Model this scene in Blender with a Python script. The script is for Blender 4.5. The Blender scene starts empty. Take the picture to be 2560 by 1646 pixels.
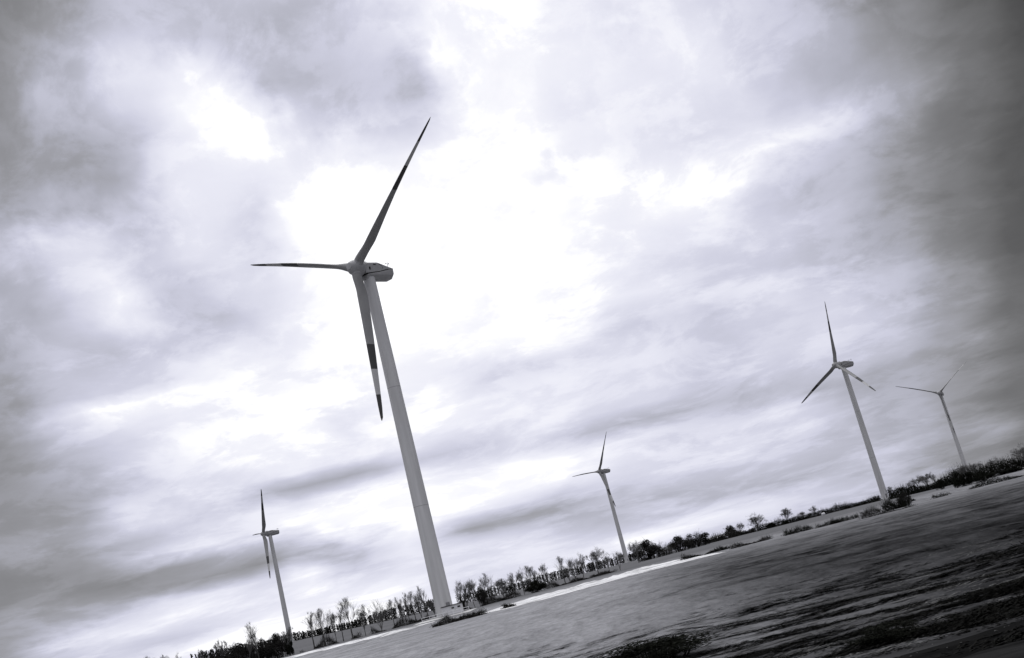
import bpy, math, random
from mathutils import Vector, Matrix, noise

SC = bpy.context.scene
COL = SC.collection
R = math.radians
EYE = 3.0

# ---------------------------------------------------------------- camera
cam_d = bpy.data.cameras.new('camera')
cam = bpy.data.objects.new('camera', cam_d)
COL.objects.link(cam)
cam_d.sensor_width = 36.0
cam_d.lens = 36.0 * 2780.0 / 2560.0
cam_d.clip_start = 0.2
cam_d.clip_end = 20000
cam.matrix_world = (Matrix.Translation((0, 0, EYE)) @ Matrix.Rotation(R(90 + 12.75), 4, 'X') @ Matrix.Rotation(R(-14.35), 4, 'Z'))
SC.camera = cam

# ---------------------------------------------------------------- exposure
SC.view_settings.view_transform = 'Standard'
SC.view_settings.look = 'None'
SC.view_settings.exposure = 0.0
SC.view_settings.gamma = 1.0
SC.view_settings.use_curve_mapping = False
SC.cycles.max_bounces = 4
SC.cycles.diffuse_bounces = 2

SUN_EL, SUN_AZ = 42.0, -6.0      # behind the cloud above the big turbine

# cloud cover brightness: rows every 0.8 degrees of elevation from -1.5 to 13.7, then every 1.5; one value per ~1 degree of azimuth, -30 to 32
CLOUD_ROWS = """
8b 8b 8b 9d b0 b6 c8 d9 e1 e4 de db e4 ed ef f2 f6 f6 f6 f6 f6 f5 f3 f2 ef ec ea e8 e6 e4 e3 e4 e6 e5 e5 e5 e5 e6 e7 e6 df d6 d1 c2 ad a0 9a 8f 89 82 76 71 71 72 72 72 72 78 85 7f 73 72
8b 8b 8b 98 b0 b6 c5 d7 e1 e2 e2 db e3 ec ee f2 f5 f6 f6 f6 f6 f4 f0 ed ea e6 e4 e2 e0 de de e1 e4 e4 e2 e0 de dd dd db d5 ce c8 c1 b0 a1 9e 94 8c 88 7b 72 72 72 76 84 82 74 72 72 75 70
8b 8b 8b 93 af b5 c2 d6 e1 e1 e5 da e1 eb ee f1 f5 f6 f5 f3 f1 ee e9 e5 e2 e0 de dd dc dc dc dd dd da d7 d6 d4 d3 d3 d5 d5 d4 d3 d1 c5 b7 b0 a2 94 8f 83 79 82 84 75 72 72 75 71 6f 6f 6e
8b 8b 8b 90 af b5 bf d5 e0 e0 eb f2 f5 f7 f6 f2 f0 f0 ee ed eb e7 e3 df dd de e1 e4 e5 e5 e8 eb eb eb e9 e8 e7 e7 e6 e4 df d5 c8 be b9 be ba a1 95 93 8b 79 72 72 74 73 70 6f 6e 6e 6e 6d
8b 8b 8b 8e ae b4 bd d3 d8 d5 d4 d7 df e7 ec f0 f1 f0 f0 ef ee ec e9 e6 e2 e2 e6 e8 e6 de d6 d0 cd cb c8 c5 c0 ba b7 b5 b4 b3 b3 b4 b7 be ba ae 9e 9e ab 9a 75 70 6f 6f 6e 6e 6e 6d 6b 6a
8b 8b 8b 8d aa cb db e3 e7 e8 ea e9 e7 e5 e1 dd e2 eb e9 e0 dc e5 e7 e5 e3 df d6 d1 ce c6 c0 bd b9 b7 b7 b7 ba be c3 c7 ca cb c9 c6 c3 bb b4 af a1 94 8d 7c 6f 6e 6e 6e 6d 6c 6b 69 67 65
8b 8b 8b 8c 9c ac b1 bd c9 d2 db df df db d5 d8 e8 eb c4 b2 d3 da e6 df bd a5 a2 a2 a2 a2 a5 af bd c6 cb ce d1 d3 d4 d4 d3 d2 cc c6 c3 bb b4 b3 ad 97 8f 7f 70 6e 6d 6c 6a 68 66 64 63 62
8d 91 94 95 9b a0 a1 a3 a2 9b 94 92 93 93 94 9c b2 ab b0 d7 d8 eb f4 f2 f1 ef eb e8 e7 e0 da d8 d5 d2 d2 d1 d0 d2 d7 d8 d6 d5 d4 d3 cf c2 b5 b3 ab 97 91 84 71 6b 69 67 65 63 62 62 62 61
95 93 8f 8b 8f 93 8f 8c 8b 8b 8e 93 9c a4 ab b2 b3 cf f0 f5 f9 fb fa f9 fa fc fd fd fd fd fb f5 eb e0 dc dc db db db db db dc dc d8 cd b9 ae ab a9 a0 95 88 72 66 64 63 62 62 62 60 5f 5d
8a 89 89 89 8a 8a 8a 8b 98 b7 d6 e6 e9 e9 e6 ea f6 fb fe fe fe fe fe fd fc fc fc fc fc fb f9 f4 ee ea e7 e4 de d6 d1 cc c6 c3 bf b7 b0 ad ac ad ae a1 94 8c 75 63 62 62 61 60 5f 5d 5b 59
89 8a 8a 8a 8d 90 93 99 af bf ca d3 d8 d9 df eb eb e8 ec ef f0 f2 f2 f1 ec e7 e4 e2 df da d3 cb c2 bd bb ba b9 b9 b9 b9 b9 b9 bb bc be c0 bd b7 b6 a9 98 91 7b 64 61 60 5e 5c 5b 59 58 58
8b 8c 8e 90 97 9f a5 af c9 de e2 df d5 cd c5 bc b6 b3 b1 b2 b5 bc c9 d3 d0 ce ce d3 de e3 e4 e3 e1 df df df dc d4 cf cd ca c8 c9 c9 c8 ca c5 be bb b0 9c 93 7f 65 5e 5c 5a 59 58 58 58 57
91 91 92 92 96 99 9e b0 d2 de dd dc e0 e3 e4 e6 e7 ea eb ec ee ef f0 ed e9 e7 e7 e5 e4 e4 e3 e2 e1 e1 e2 e2 e0 d8 d0 cf ce cf d1 d1 d0 d1 ce c8 c1 b4 9d 8f 80 66 5a 59 58 58 58 57 57 56
93 93 94 94 96 99 9c a6 c1 d0 d1 d6 de e0 e7 e8 e8 e9 eb ec e5 e8 ef ee ec eb eb e9 e6 e6 e3 df de e0 e3 e3 e1 d9 d2 d1 d2 d5 d9 d8 d6 d5 d3 ca ba b1 9c 89 7f 68 59 58 58 57 57 56 56 55
94 94 93 93 94 99 a0 ad c0 ca cd d5 de e7 ec ef ef ef f0 ec e2 e6 ed ee f0 ef ee e6 de da db de e2 e4 e5 e5 e4 de d6 d3 d5 d9 db d9 d6 d2 cd c0 b3 ac 9a 87 80 6d 5a 57 57 56 56 55 55 55
92 92 92 92 93 9b a8 b3 bf c9 d2 dc e6 ea ec ee ee ef f1 f0 ea ec ef f2 f3 f2 ec df d6 d1 d1 d3 d8 de e1 e0 dd d9 d5 d2 d2 d7 db d9 d4 cd c9 bd af a9 9c 89 80 70 5c 56 56 55 55 55 54 54
92 92 93 93 94 9d ab b3 c0 cc d1 d9 e4 e6 e8 ec ee ef f1 f3 f3 f3 f6 f7 f5 f3 f0 e8 e5 e6 ea e9 e7 e7 e1 d7 d5 d5 d1 cb cb d1 d8 d7 d1 c9 c5 bd b0 a7 9d 8a 7d 72 5e 55 55 55 54 54 53 52
94 94 94 94 95 9f ae bf cf d7 de e2 e7 e8 e9 ec ee ef f2 f4 f4 f6 f8 f8 f7 f5 f5 f2 f0 f0 f1 ee eb eb e7 e3 e4 e5 e2 dc d8 d8 d6 d4 d0 c9 c4 be b0 a3 9a 88 7a 73 61 56 54 54 53 52 51 50
97 9a 9e a0 a0 b0 cd da ea f2 f3 f3 f1 ef ed ed ee ef f1 f4 f4 f6 f9 fa f9 f8 f8 f8 f6 f4 f4 f1 ef f0 f2 f1 f0 ef e8 de da d8 d6 d5 d4 ce c6 bf b0 9e 96 88 7a 75 66 57 53 52 51 50 50 50
9e 9c 99 99 99 9f b0 be c6 ca ca ca cf d6 dd e6 ec ed f0 f3 f4 f6 fa fb fb fb fb fa f8 f6 f5 f3 ef ed ec e8 e4 e4 e3 df dc dc dc db da d3 c7 bf b3 9d 94 8b 7d 76 6a 58 51 50 50 50 4f 4d
9e 9f 9f a0 a0 a6 b6 be be be c0 c5 cf d8 db de e1 e5 eb f1 f4 f6 fa fd fd fc fc fc fb f9 f6 f3 f1 f0 ef ec e8 e6 e5 e3 e2 e2 df da d6 cc bf bc b7 a6 9a 96 87 78 71 5f 51 4e 4d 4b 4a 48
a8 aa ac ae b0 b5 c4 ca cd dc ea ec e0 cd c7 c9 d4 e3 e9 f0 f5 f7 fb fe fe fe fe fe fe fd fc fb f7 f2 ef ee eb eb ef f2 f3 f3 f2 ec e1 d5 ce c4 be b3 a6 a1 95 80 73 63 51 49 48 48 47 45
bc bc bc bc bc bc bd ca de ea f5 e9 cf c7 c9 d6 e3 e5 e8 f0 f7 fa fd fe ff ff ff ff ff fe fe fd fb f5 f1 f0 ee ec ec ed ee ee ec ea eb eb ea e4 db cb b1 a4 9f 8b 6f 66 57 48 45 42 40 3f
b9 b9 b8 b7 b6 b6 c1 d7 e1 e5 eb e3 d7 da e8 e9 e7 df dc eb f7 fa fc fd fe fe fe ff ff ff fe fe fd f8 f2 ef ed e8 e3 e0 dc d8 d7 d9 da d9 cd c4 b2 a9 a3 9d 93 80 6e 65 59 47 3e 3e 3e 3e
b4 b4 b4 b4 b4 b4 c4 dc e4 e4 e0 d5 ce db e8 eb ea e1 de ec f4 f7 f9 fb fc fd fd fe fe fd fd fd fe f9 f2 ec ea e5 df dd dd dc dd dd da cb c5 bb af ac a9 98 84 7c 6e 61 5c 4e 40 3e 3e 3e
aa a9 a8 a7 a5 a4 a6 b1 b2 ad a8 ac b0 d4 e9 ee ee ed ea ef f0 ef ef f0 f1 f3 f5 f7 f8 f7 f8 f9 fb fb f4 ee ec ea e6 e4 e5 e3 e1 e3 df cf c3 bf b9 b3 ab 97 84 7c 74 66 5f 57 47 3e 3e 3e
9a 9a 9a 9a 9a 9a 9a a0 a1 9e 9e a1 b6 da e9 ee f0 f5 f8 f5 f0 ea e8 e7 e4 dd d6 d5 e0 f0 f6 f7 f9 fb f9 f4 f1 f0 ed e8 e6 e6 e6 e2 db cc c3 c0 bb af a5 9c 8c 7e 7a 6e 62 5e 51 42 3e 3e
96 96 96 96 95 95 95 9c a4 a3 a4 ad bf d6 e7 f1 fb fe fe fa e7 d0 c2 bb b9 b9 b8 b8 bf e1 f4 f7 f8 fb fb f7 f3 f1 ee e8 e5 e3 de d7 d3 ce c6 c1 bf b6 aa a2 96 85 7c 76 68 5f 59 4a 3e 3e
92 92 92 92 92 92 92 97 a5 ae b3 ca dc e1 e8 f7 fd fc ec cd b9 b0 af af b0 b8 bb b9 c5 f4 fa f5 f7 fb fb f7 f2 ee ed e8 e4 e2 df d9 d4 d2 cb c4 c1 bb b1 a5 9e 8f 80 7b 70 63 5f 54 44 3e
8b 8b 8b 8b 8a 8a 8a 92 b0 b2 ae ca e3 e9 ec ef ef e6 d5 c6 be b8 b6 b8 ba bd c6 cd e4 f3 f3 f5 f7 f9 fa f8 f3 ef ed ea e6 e3 e1 dc d6 d3 cf c7 c2 bf b7 ac a3 98 88 7d 78 6b 60 5c 4e 40
86 86 86 86 86 85 85 86 92 a1 a6 b4 c7 d2 d4 d3 cd c3 bd ba b9 b9 b9 ba be c7 d3 da df e9 f2 f6 f7 f8 fa f9 f6 f1 ee ec e8 e4 e2 df d9 d4 d2 cc c4 c1 bd b3 a7 a0 92 82 7c 74 66 5f 58 48
7d 7d 7d 7d 7d 7d 7d 7d 83 8d 93 9a aa b4 b6 bd c3 c4 c5 c7 c7 c7 c5 c4 c5 ca d2 da dc e4 ef f5 f6 f7 f9 fa f8 f3 ef ee eb e6 e3 e1 dd d7 d3 d0 c9 c2 c0 b9 ae a4 9c 8c 7f 7a 6f 62 5e 53
7a 7a 7a 7a 7a 7a 7a 7a 7d 86 8e 92 a1 af b3 b9 c1 c5 c5 c6 c7 c7 c6 c5 c4 c7 ce d7 db e0 ea f3 f6 f7 f8 fa f9 f6 f1 ee ed e9 e4 e2 e0 da d5 d3 cd c6 c1 be b6 aa a2 97 87 7d 77 6a 60 5c
7a 7a 7a 7a 7a 7a 7a 7a 7c 84 8c 8f 9c ab b2 b6 be c4 c5 c6 c7 c7 c6 c5 c4 c5 ca d3 da dd e5 ef f5 f6 f7 f9 fa f8 f4 ef ee eb e7 e3 e2 de d8 d4 d1 cb c4 c1 bc b2 a7 a0 92 82 7c 74 66 5f
"""

# ---------------------------------------------------------------- world: overcast over a Nishita sky
def build_world():
    w = bpy.data.worlds.new('World')
    SC.world = w
    w.use_nodes = True
    nt = w.node_tree
    N, L = nt.nodes, nt.links
    N.clear()
    def nd(t, **k):
        n = N.new(t)
        for a, v in k.items():
            setattr(n, a, v)
        return n
    def math_(op, a, b=None, c=None, clamp=False):
        n = nd('ShaderNodeMath', operation=op, use_clamp=clamp)
        for i, s in enumerate((a, b, c)):
            if s is None:
                continue
            if isinstance(s, (int, float)):
                n.inputs[i].default_value = s
            else:
                L.new(s, n.inputs[i])
        return n.outputs[0]
    def mrange(v, a, b, c=0.0, d=1.0, kind='SMOOTHSTEP'):
        n = nd('ShaderNodeMapRange', interpolation_type=kind)
        L.new(v, n.inputs[0])
        for i, s in enumerate((a, b, c, d)):
            n.inputs[i + 1].default_value = s
        return n.outputs[0]
    def mixf(f, a, b):
        n = nd('ShaderNodeMix', data_type='FLOAT')
        for i, s in ((0, f), (2, a), (3, b)):
            if isinstance(s, (int, float)):
                n.inputs[i].default_value = s
            else:
                L.new(s, n.inputs[i])
        return n.outputs[0]
    tc = nd('ShaderNodeTexCoord')
    sep = nd('ShaderNodeSeparateXYZ'); L.new(tc.outputs['Generated'], sep.inputs[0])
    x, y, z = sep.outputs
    # the cloud deck: directions projected on a layer overhead, so the clouds flatten towards the horizon
    az = math_('ARCTAN2', x, y)
    el = math_('ARCSINE', z)
    comb = nd('ShaderNodeCombineXYZ')
    L.new(math_('MULTIPLY', az, 2.0), comb.inputs[0])
    L.new(math_('MULTIPLY', math_('LOGARITHM', math_('ADD', math_('MULTIPLY', math_('MAXIMUM', el, 0.0), 9.5), 1.0), math.e), 1.15), comb.inputs[1])
    def fbm(scale, detail, rough, off, dist=0.0, squash=(1, 1, 1), src=None):
        mp = nd('ShaderNodeMapping'); L.new(src or comb.outputs[0], mp.inputs[0])
        mp.inputs['Location'].default_value = off
        mp.inputs['Scale'].default_value = squash
        n = nd('ShaderNodeTexNoise'); L.new(mp.outputs[0], n.inputs['Vector'])
        n.inputs['Scale'].default_value = scale; n.inputs['Detail'].default_value = detail
        n.inputs['Roughness'].default_value = rough; n.inputs['Distortion'].default_value = dist
        return n
    warp = fbm(2.6, 5, 0.62, (3, 7, 0))
    ws = nd('ShaderNodeSeparateColor'); L.new(warp.outputs['Color'], ws.inputs[0])
    warp2 = fbm(11.0, 3, 0.6, (5, 2, 0), squash=(0.55, 1, 1))
    ws2 = nd('ShaderNodeSeparateColor'); L.new(warp2.outputs['Color'], ws2.inputs[0])
    deg = 180 / math.pi
    azd = math_('MULTIPLY', az, deg); eld = math_('MULTIPLY', el, deg)
    amp = mrange(eld, 0, 22, 0.15, 1.0, 'LINEAR')
    azw = math_('ADD', azd, math_('MULTIPLY', math_('SUBTRACT', ws.outputs[0], 0.5), 3.0))
    azw = math_('ADD', azw, math_('MULTIPLY', math_('SUBTRACT', ws2.outputs[0], 0.5), 1.9))
    elw = math_('ADD', eld, math_('MULTIPLY', math_('MULTIPLY', math_('SUBTRACT', ws.outputs[1], 0.5), 2.2), amp))
    elw = math_('ADD', elw, math_('MULTIPLY', math_('MULTIPLY', math_('SUBTRACT', ws2.outputs[1], 0.5), 1.3), amp))
    rows = [[int(v, 16) for v in r.split()] for r in CLOUD_ROWS.strip().split('\n')]
    n_az = len(rows[0]); half = n_az // 2
    step = 62.0 / (n_az - 1)
    fl = mrange(azw, -30.0, -30.0 + step * (half - 1 + 0.0), 0, 1, 'LINEAR')
    fr = mrange(azw, -30.0 + step * half, 32.0, 0, 1, 'LINEAR')
    sel = mrange(azw, -30.0 + step * (half - 1), -30.0 + step * half, 0, 1, 'LINEAR')
    def ramp(fac, vals):
        n = nd('ShaderNodeValToRGB'); L.new(fac, n.inputs[0])
        cr = n.color_ramp; cr.interpolation = 'LINEAR'
        m = len(vals)
        while len(cr.elements) < m:
            cr.elements.new(1.0)
        for i, v in enumerate(vals):
            cr.elements[i].position = i / (m - 1)
            g = v / 255.0
            cr.elements[i].color = (g, g, g, 1)
        return n.outputs[0]
    val = None
    els = [-1.5 + .8 * i for i in range(20)] + [15.1 + 1.5 * i for i in range(14)]
    for k, row in enumerate(rows):
        v = mixf(sel, ramp(fl, row[:half]), ramp(fr, row[half:]))
        if val is None:
            val = v
        else:
            val = mixf(mrange(elw, els[k - 1], els[k], kind='LINEAR'), val, v)
    # fine structure of the cloud, weaker where the deck is burnt out
    d1 = fbm(2.2, 9, 0.60, (1, 4, 0), 0.25, (0.9, 1, 1))
    d2 = fbm(6.5, 8, 0.64, (8, 1, 0), 0.3, (0.8, 1, 1))
    det = math_('ADD', math_('MULTIPLY', math_('SUBTRACT', d1.outputs[0], 0.5), 0.12), math_('MULTIPLY', math_('SUBTRACT', d2.outputs[0], 0.5), 0.14))
    crisp = math_('SUBTRACT', mrange(d1.outputs[0], 0.47, 0.54), 0.5)          # lit cloud edges
    crisp2 = math_('SUBTRACT', mrange(d2.outputs[0], 0.46, 0.56), 0.5)
    det = math_('ADD', det, math_('ADD', math_('MULTIPLY', crisp, 0.045), math_('MULTIPLY', crisp2, 0.034)))
    det = math_('MULTIPLY', det, mrange(val, 0.80, 0.97, 1.0, 0.50))
    det = math_('MULTIPLY', det, mrange(val, 0.35, 0.65, 0.35, 1.0))
    val = math_('MINIMUM', val, 0.975)
    val = math_('ADD', math_('ADD', val, mrange(val, 0.45, 0.75, 0.0, 0.018)), det)
    # unseen sky outside the rows: broken overcast dimmed low, brightened overhead to shape light
    gen = math_('ADD', mrange(eld, 8, 70, 0.50, 1.14), math_('MULTIPLY', math_('SUBTRACT', fbm(1.3, 7, 0.6, (0, 0, 0), 0.4).outputs[0], 0.5), 0.5))
    out = math_('MAXIMUM', mrange(math_('ABSOLUTE', math_('SUBTRACT', azd, 1.0)), 31, 44), mrange(eld, 35.5, 44))
    val = mixf(out, val, gen)
    val = math_('MAXIMUM', val, 0.0)
    # display brightness -> radiance
    lin = math_('POWER', val, 2.2)
    lin = math_('ADD', lin, math_('MULTIPLY', math_('MAXIMUM', math_('SUBTRACT', lin, 0.9), 0.0), 1.5))
    tint = nd('ShaderNodeValToRGB'); L.new(lin, tint.inputs[0])
    cr = tint.color_ramp
    st = [(0, (1, 1, 1)), (.10, (.995, .998, 1.01)), (.20, (.985, .99, 1.04)), (.30, (.98, .987, 1.08)), (.42, (.97, .985, 1.15)), (.62, (.965, .975, 1.17)), (.84, (.98, .985, 1.10)), (1.0, (1, 1, 1.03))]
    while len(cr.elements) < len(st):
        cr.elements.new(1.0)
    for e, (p, c) in zip(cr.elements, st):
        e.position = p; e.color = (c[0] / 1.2, c[1] / 1.2, c[2] / 1.2, 1)
    vm = nd('ShaderNodeVectorMath', operation='SCALE'); L.new(tint.outputs[0], vm.inputs[0])
    L.new(math_('MULTIPLY', lin, 1.2), vm.inputs['Scale'])
    sky = nd('ShaderNodeTexSky', sky_type='NISHITA')
    sky.sun_disc = False
    sky.sun_elevation = R(SUN_EL); sky.sun_rotation = R(SUN_AZ)
    bw = nd('ShaderNodeRGBToBW'); L.new(sky.outputs[0], bw.inputs[0])
    sk = nd('ShaderNodeVectorMath', operation='SCALE'); sk.inputs[0].default_value = (1, 1, 1.08)
    L.new(math_('MULTIPLY', bw.outputs[0], 0.1), sk.inputs['Scale'])
    mx = nd('ShaderNodeMix', data_type='RGBA')
    mx.inputs[0].default_value = 0.96       # cloud cover
    L.new(sk.outputs[0], mx.inputs[6]); L.new(vm.outputs[0], mx.inputs[7])
    bg = nd('ShaderNodeBackground'); L.new(mx.outputs[2], bg.inputs[0]); bg.inputs[1].default_value = 1.0
    wo = nd('ShaderNodeOutputWorld'); L.new(bg.outputs[0], wo.inputs[0])
build_world()

# ---------------------------------------------------------------- sun behind thin cloud
sd = bpy.data.lights.new('sun', 'SUN')
sd.energy = 0.6; sd.angle = R(14); sd.color = (1.0, 0.98, 0.95)
so = bpy.data.objects.new('sun', sd); COL.objects.link(so)
v = Vector((math.sin(R(SUN_AZ)) * math.cos(R(SUN_EL)), math.cos(R(SUN_AZ)) * math.cos(R(SUN_EL)), math.sin(R(SUN_EL))))
so.rotation_euler = v.to_track_quat('Z', 'Y').to_euler()
so.location = (0, -20, 60)

# ---------------------------------------------------------------- data: vegetation
TREES = [
    (-106.5, 280.5, 7.82, 'round', 2.8, 'rounded bare crown just showing at the bottom edge, leftmost tree in the photo'),
    (-102.3, 277.8, 7.11, 'round', 2.1, 'small bushy bare crown at the bottom edge, next right of the leftmost tree'),
    (-97.9, 275.1, 6.84, 'fan', 2.1, 'fan shaped bare tree at the bottom edge, left of the thin spire-topped tree'),
    (-94.0, 276.5, 6.66, 'tall', 1.7, 'thin bare tree with one pointed leader, left of the dark scrub at the bottom edge'),
    (-86.4, 271.6, 6.91, 'round', 2.5, 'bushy bare tree behind the left end of the dark bank scrub'),
    (-83.2, 272.6, 5.95, 'fan', 2.5, 'spreading bare tree over the middle of the dark scrub left of the far left turbine'),
    (-79.8, 270.5, 6.88, 'tall', 1.8, 'narrow bare tree left of the tall feathery one near the far left turbine'),
    (-77.0, 269.2, 8.44, 'tall', 2.2, 'tall feathery bare tree leaning left over the scrub left of the far left turbine'),
    (-74.4, 276.1, 5.9, 'fan', 2.7, 'low open bare tree between the tall feathery tree and the far left turbine tower'),
    (-69.2, 267.2, 6.25, 'round', 3.0, 'twiggy bare tree standing right in front of the far left turbine tower'),
    (-64.5, 272.5, 8.17, 'tall', 2.4, 'slim bare tree first to the right of the far left turbine'),
    (-61.6, 271.1, 8.76, 'tall', 2.8, 'tall upright bare tree second to the right of the far left turbine'),
    (-58.4, 269.7, 7.54, 'fan', 2.6, 'dark forked bare tree with clumped twigs, right of the tall upright one'),
    (-58.5, 277.9, 7.46, 'tall', 1.8, 'thin bare tree tucked close behind the dark forked tree'),
    (-55.0, 272.5, 8.9, 'tall', 3.0, 'tallest slender bare tree between the far left turbine and the big tower'),
    (-52.4, 275.1, 6.82, 'round', 2.4, 'narrow bare tree with a rounded head, just right of the tallest slender one'),
    (-47.8, 271.8, 7.61, 'vase', 4.0, 'broad fan crowned bare tree, widest in the row left of the big tower'),
    (-47.0, 286.2, 6.63, 'tall', 1.5, 'wispy thin bare tree right of the broad fan crowned tree'),
    (-44.4, 284.6, 6.74, 'round', 2.1, 'small round headed bare tree right of the wispy thin one'),
    (-43.4, 288.8, 7.01, 'tall', 1.5, 'thin sapling right behind the small round headed tree'),
    (-41.8, 289.0, 7.42, 'tall', 1.7, 'upright feathery sapling in the thin group left of the big tower'),
    (-40.0, 287.2, 7.12, 'vase', 1.9, 'v shaped feathery sapling in the thin group left of the big tower'),
    (-38.6, 289.4, 7.44, 'tall', 1.9, 'tallest feathery sapling of the thin group left of the big tower'),
    (-37.1, 291.7, 4.77, 'round', 2.7, 'low twiggy crown last to the left of the big tower base'),
    (-30.0, 288.4, 6.65, 'tall', 1.5, 'faint thin tree half hidden beside the right edge of the big tower'),
    (-27.2, 274.7, 6.8, 'vase', 3.4, 'forked bare tree with a thick dark trunk right beside the big tower base'),
    (-25.1, 274.9, 6.95, 'lean', 2.6, 'bare tree leaning hard to the left, right of the big tower'),
    (-22.9, 285.1, 6.85, 'tall', 1.4, 'thin tree standing between the leaning tree and the dark trunked poplar'),
    (-20.6, 275.2, 7.19, 'tall', 2.2, 'upright poplar like bare tree with a thick dark trunk right of the leaning tree'),
    (-19.5, 299.4, 4.99, 'round', 4.1, 'broad faint bare crown right of the dark trunked poplar'),
    (-15.5, 283.6, 5.6, 'round', 2.2, 'oval bare tree left of the large black bush'),
    (-13.5, 287.7, 6.22, 'fan', 2.5, 'open spreading bare tree between the oval tree and the large black bush'),
    (-11.1, 281.8, 6.4, 'tall', 2.0, 'upright bare tree rising over the left end of the large black bush'),
    (-9.0, 281.9, 6.18, 'tall', 1.8, 'slender bare tree rising from the middle of the large black bush'),
    (-7.2, 279.9, 6.12, 'lean', 2.6, 'bare tree with one arm spreading right above the large black bush'),
    (-2.7, 276.0, 6.34, 'tall', 2.0, 'first upright tree right of the large black bush, with a clear dark trunk'),
    (-1.4, 280.0, 5.58, 'vase', 2.2, 'v shaped bare tree second to the right of the large black bush'),
    (-0.0, 278.0, 5.5, 'vase', 2.2, 'bare tree with a crooked trunk in the group of four before the wood'),
    (1.9, 276.0, 6.16, 'fan', 2.8, 'tallest tree of the group of four right of the large black bush'),
    (5.6, 275.9, 6.11, 'fan', 3.4, 'single spreading bare tree with a leaning trunk, midway to the middle turbine'),
    (8.8, 289.9, 4.56, 'fan', 2.1, 'small open bare tree left of the last tree before the middle turbine'),
    (11.2, 283.8, 5.08, 'vase', 2.0, 'narrow v shaped bare tree last before the middle turbine tower'),
    (24.5, 429.3, 8.89, 'oak', 4.6, 'round crowned bare tree just right of the middle turbine tower'),
    (90.2, 633.6, 7.41, 'round', 9.2, 'wide low bare crown rising over the farm roofs'),
    (98.6, 652.6, 7.57, 'oak', 4.3, 'small bare tree between the farm roof and the large oak'),
    (91.0, 552.5, 9.94, 'oak', 8.5, 'large bare oak with a lopsided crown on the skyline'),
    (112.8, 589.3, 8.69, 'round', 9.1, 'symmetrical round headed bare tree on the skyline right of the large oak'),
    (129.3, 626.8, 4.59, 'round', 3.7, 'small pale bare crown above the skyline hedge'),
    (135.6, 625.5, 5.61, 'round', 3.7, 'small upright bare crown above the skyline hedge, right of the pale one'),
    (156.8, 579.1, 3.36, 'round', 3.9, 'tiny bare crown on the skyline just left of the right turbine tower'),
    (143.1, 499.9, 5.37, 'tall', 1.9, 'short thin bare tree touching the right side of the right turbine tower'),
    (148.4, 498.4, 4.58, 'lean', 6.7, 'low wind bent bare tree right of the right turbine tower'),
    (126.9, 410.9, 6.19, 'fan', 6.2, 'dark open bare tree on the black hedge between the two right turbines'),
    (158.2, 495.3, 7.43, 'round', 7.5, 'faint pale wide crown behind the black hedge between the two right turbines'),
    (162.0, 494.1, 6.99, 'tall', 3.4, 'narrow faint bare tree right of the faint wide crown'),
    (136.6, 397.2, 5.72, 'fan', 5.1, 'dark bare tree left of the farthest right turbine tower'),
    (133.4, 377.1, 5.53, 'round', 3.5, 'dark bare tree overlapping the foot of the farthest right turbine tower'),
    (151.0, 413.3, 6.46, 'fan', 4.7, 'dark spreading bare tree just right of the farthest right turbine tower'),
    (155.8, 411.5, 5.95, 'fan', 5.7, 'wide dark bare tree second to the right of the farthest right turbine tower'),
    (143.9, 351.7, 7.33, 'oak', 8.2, 'large dark bare tree cut by the right edge of the photo'),
]
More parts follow.
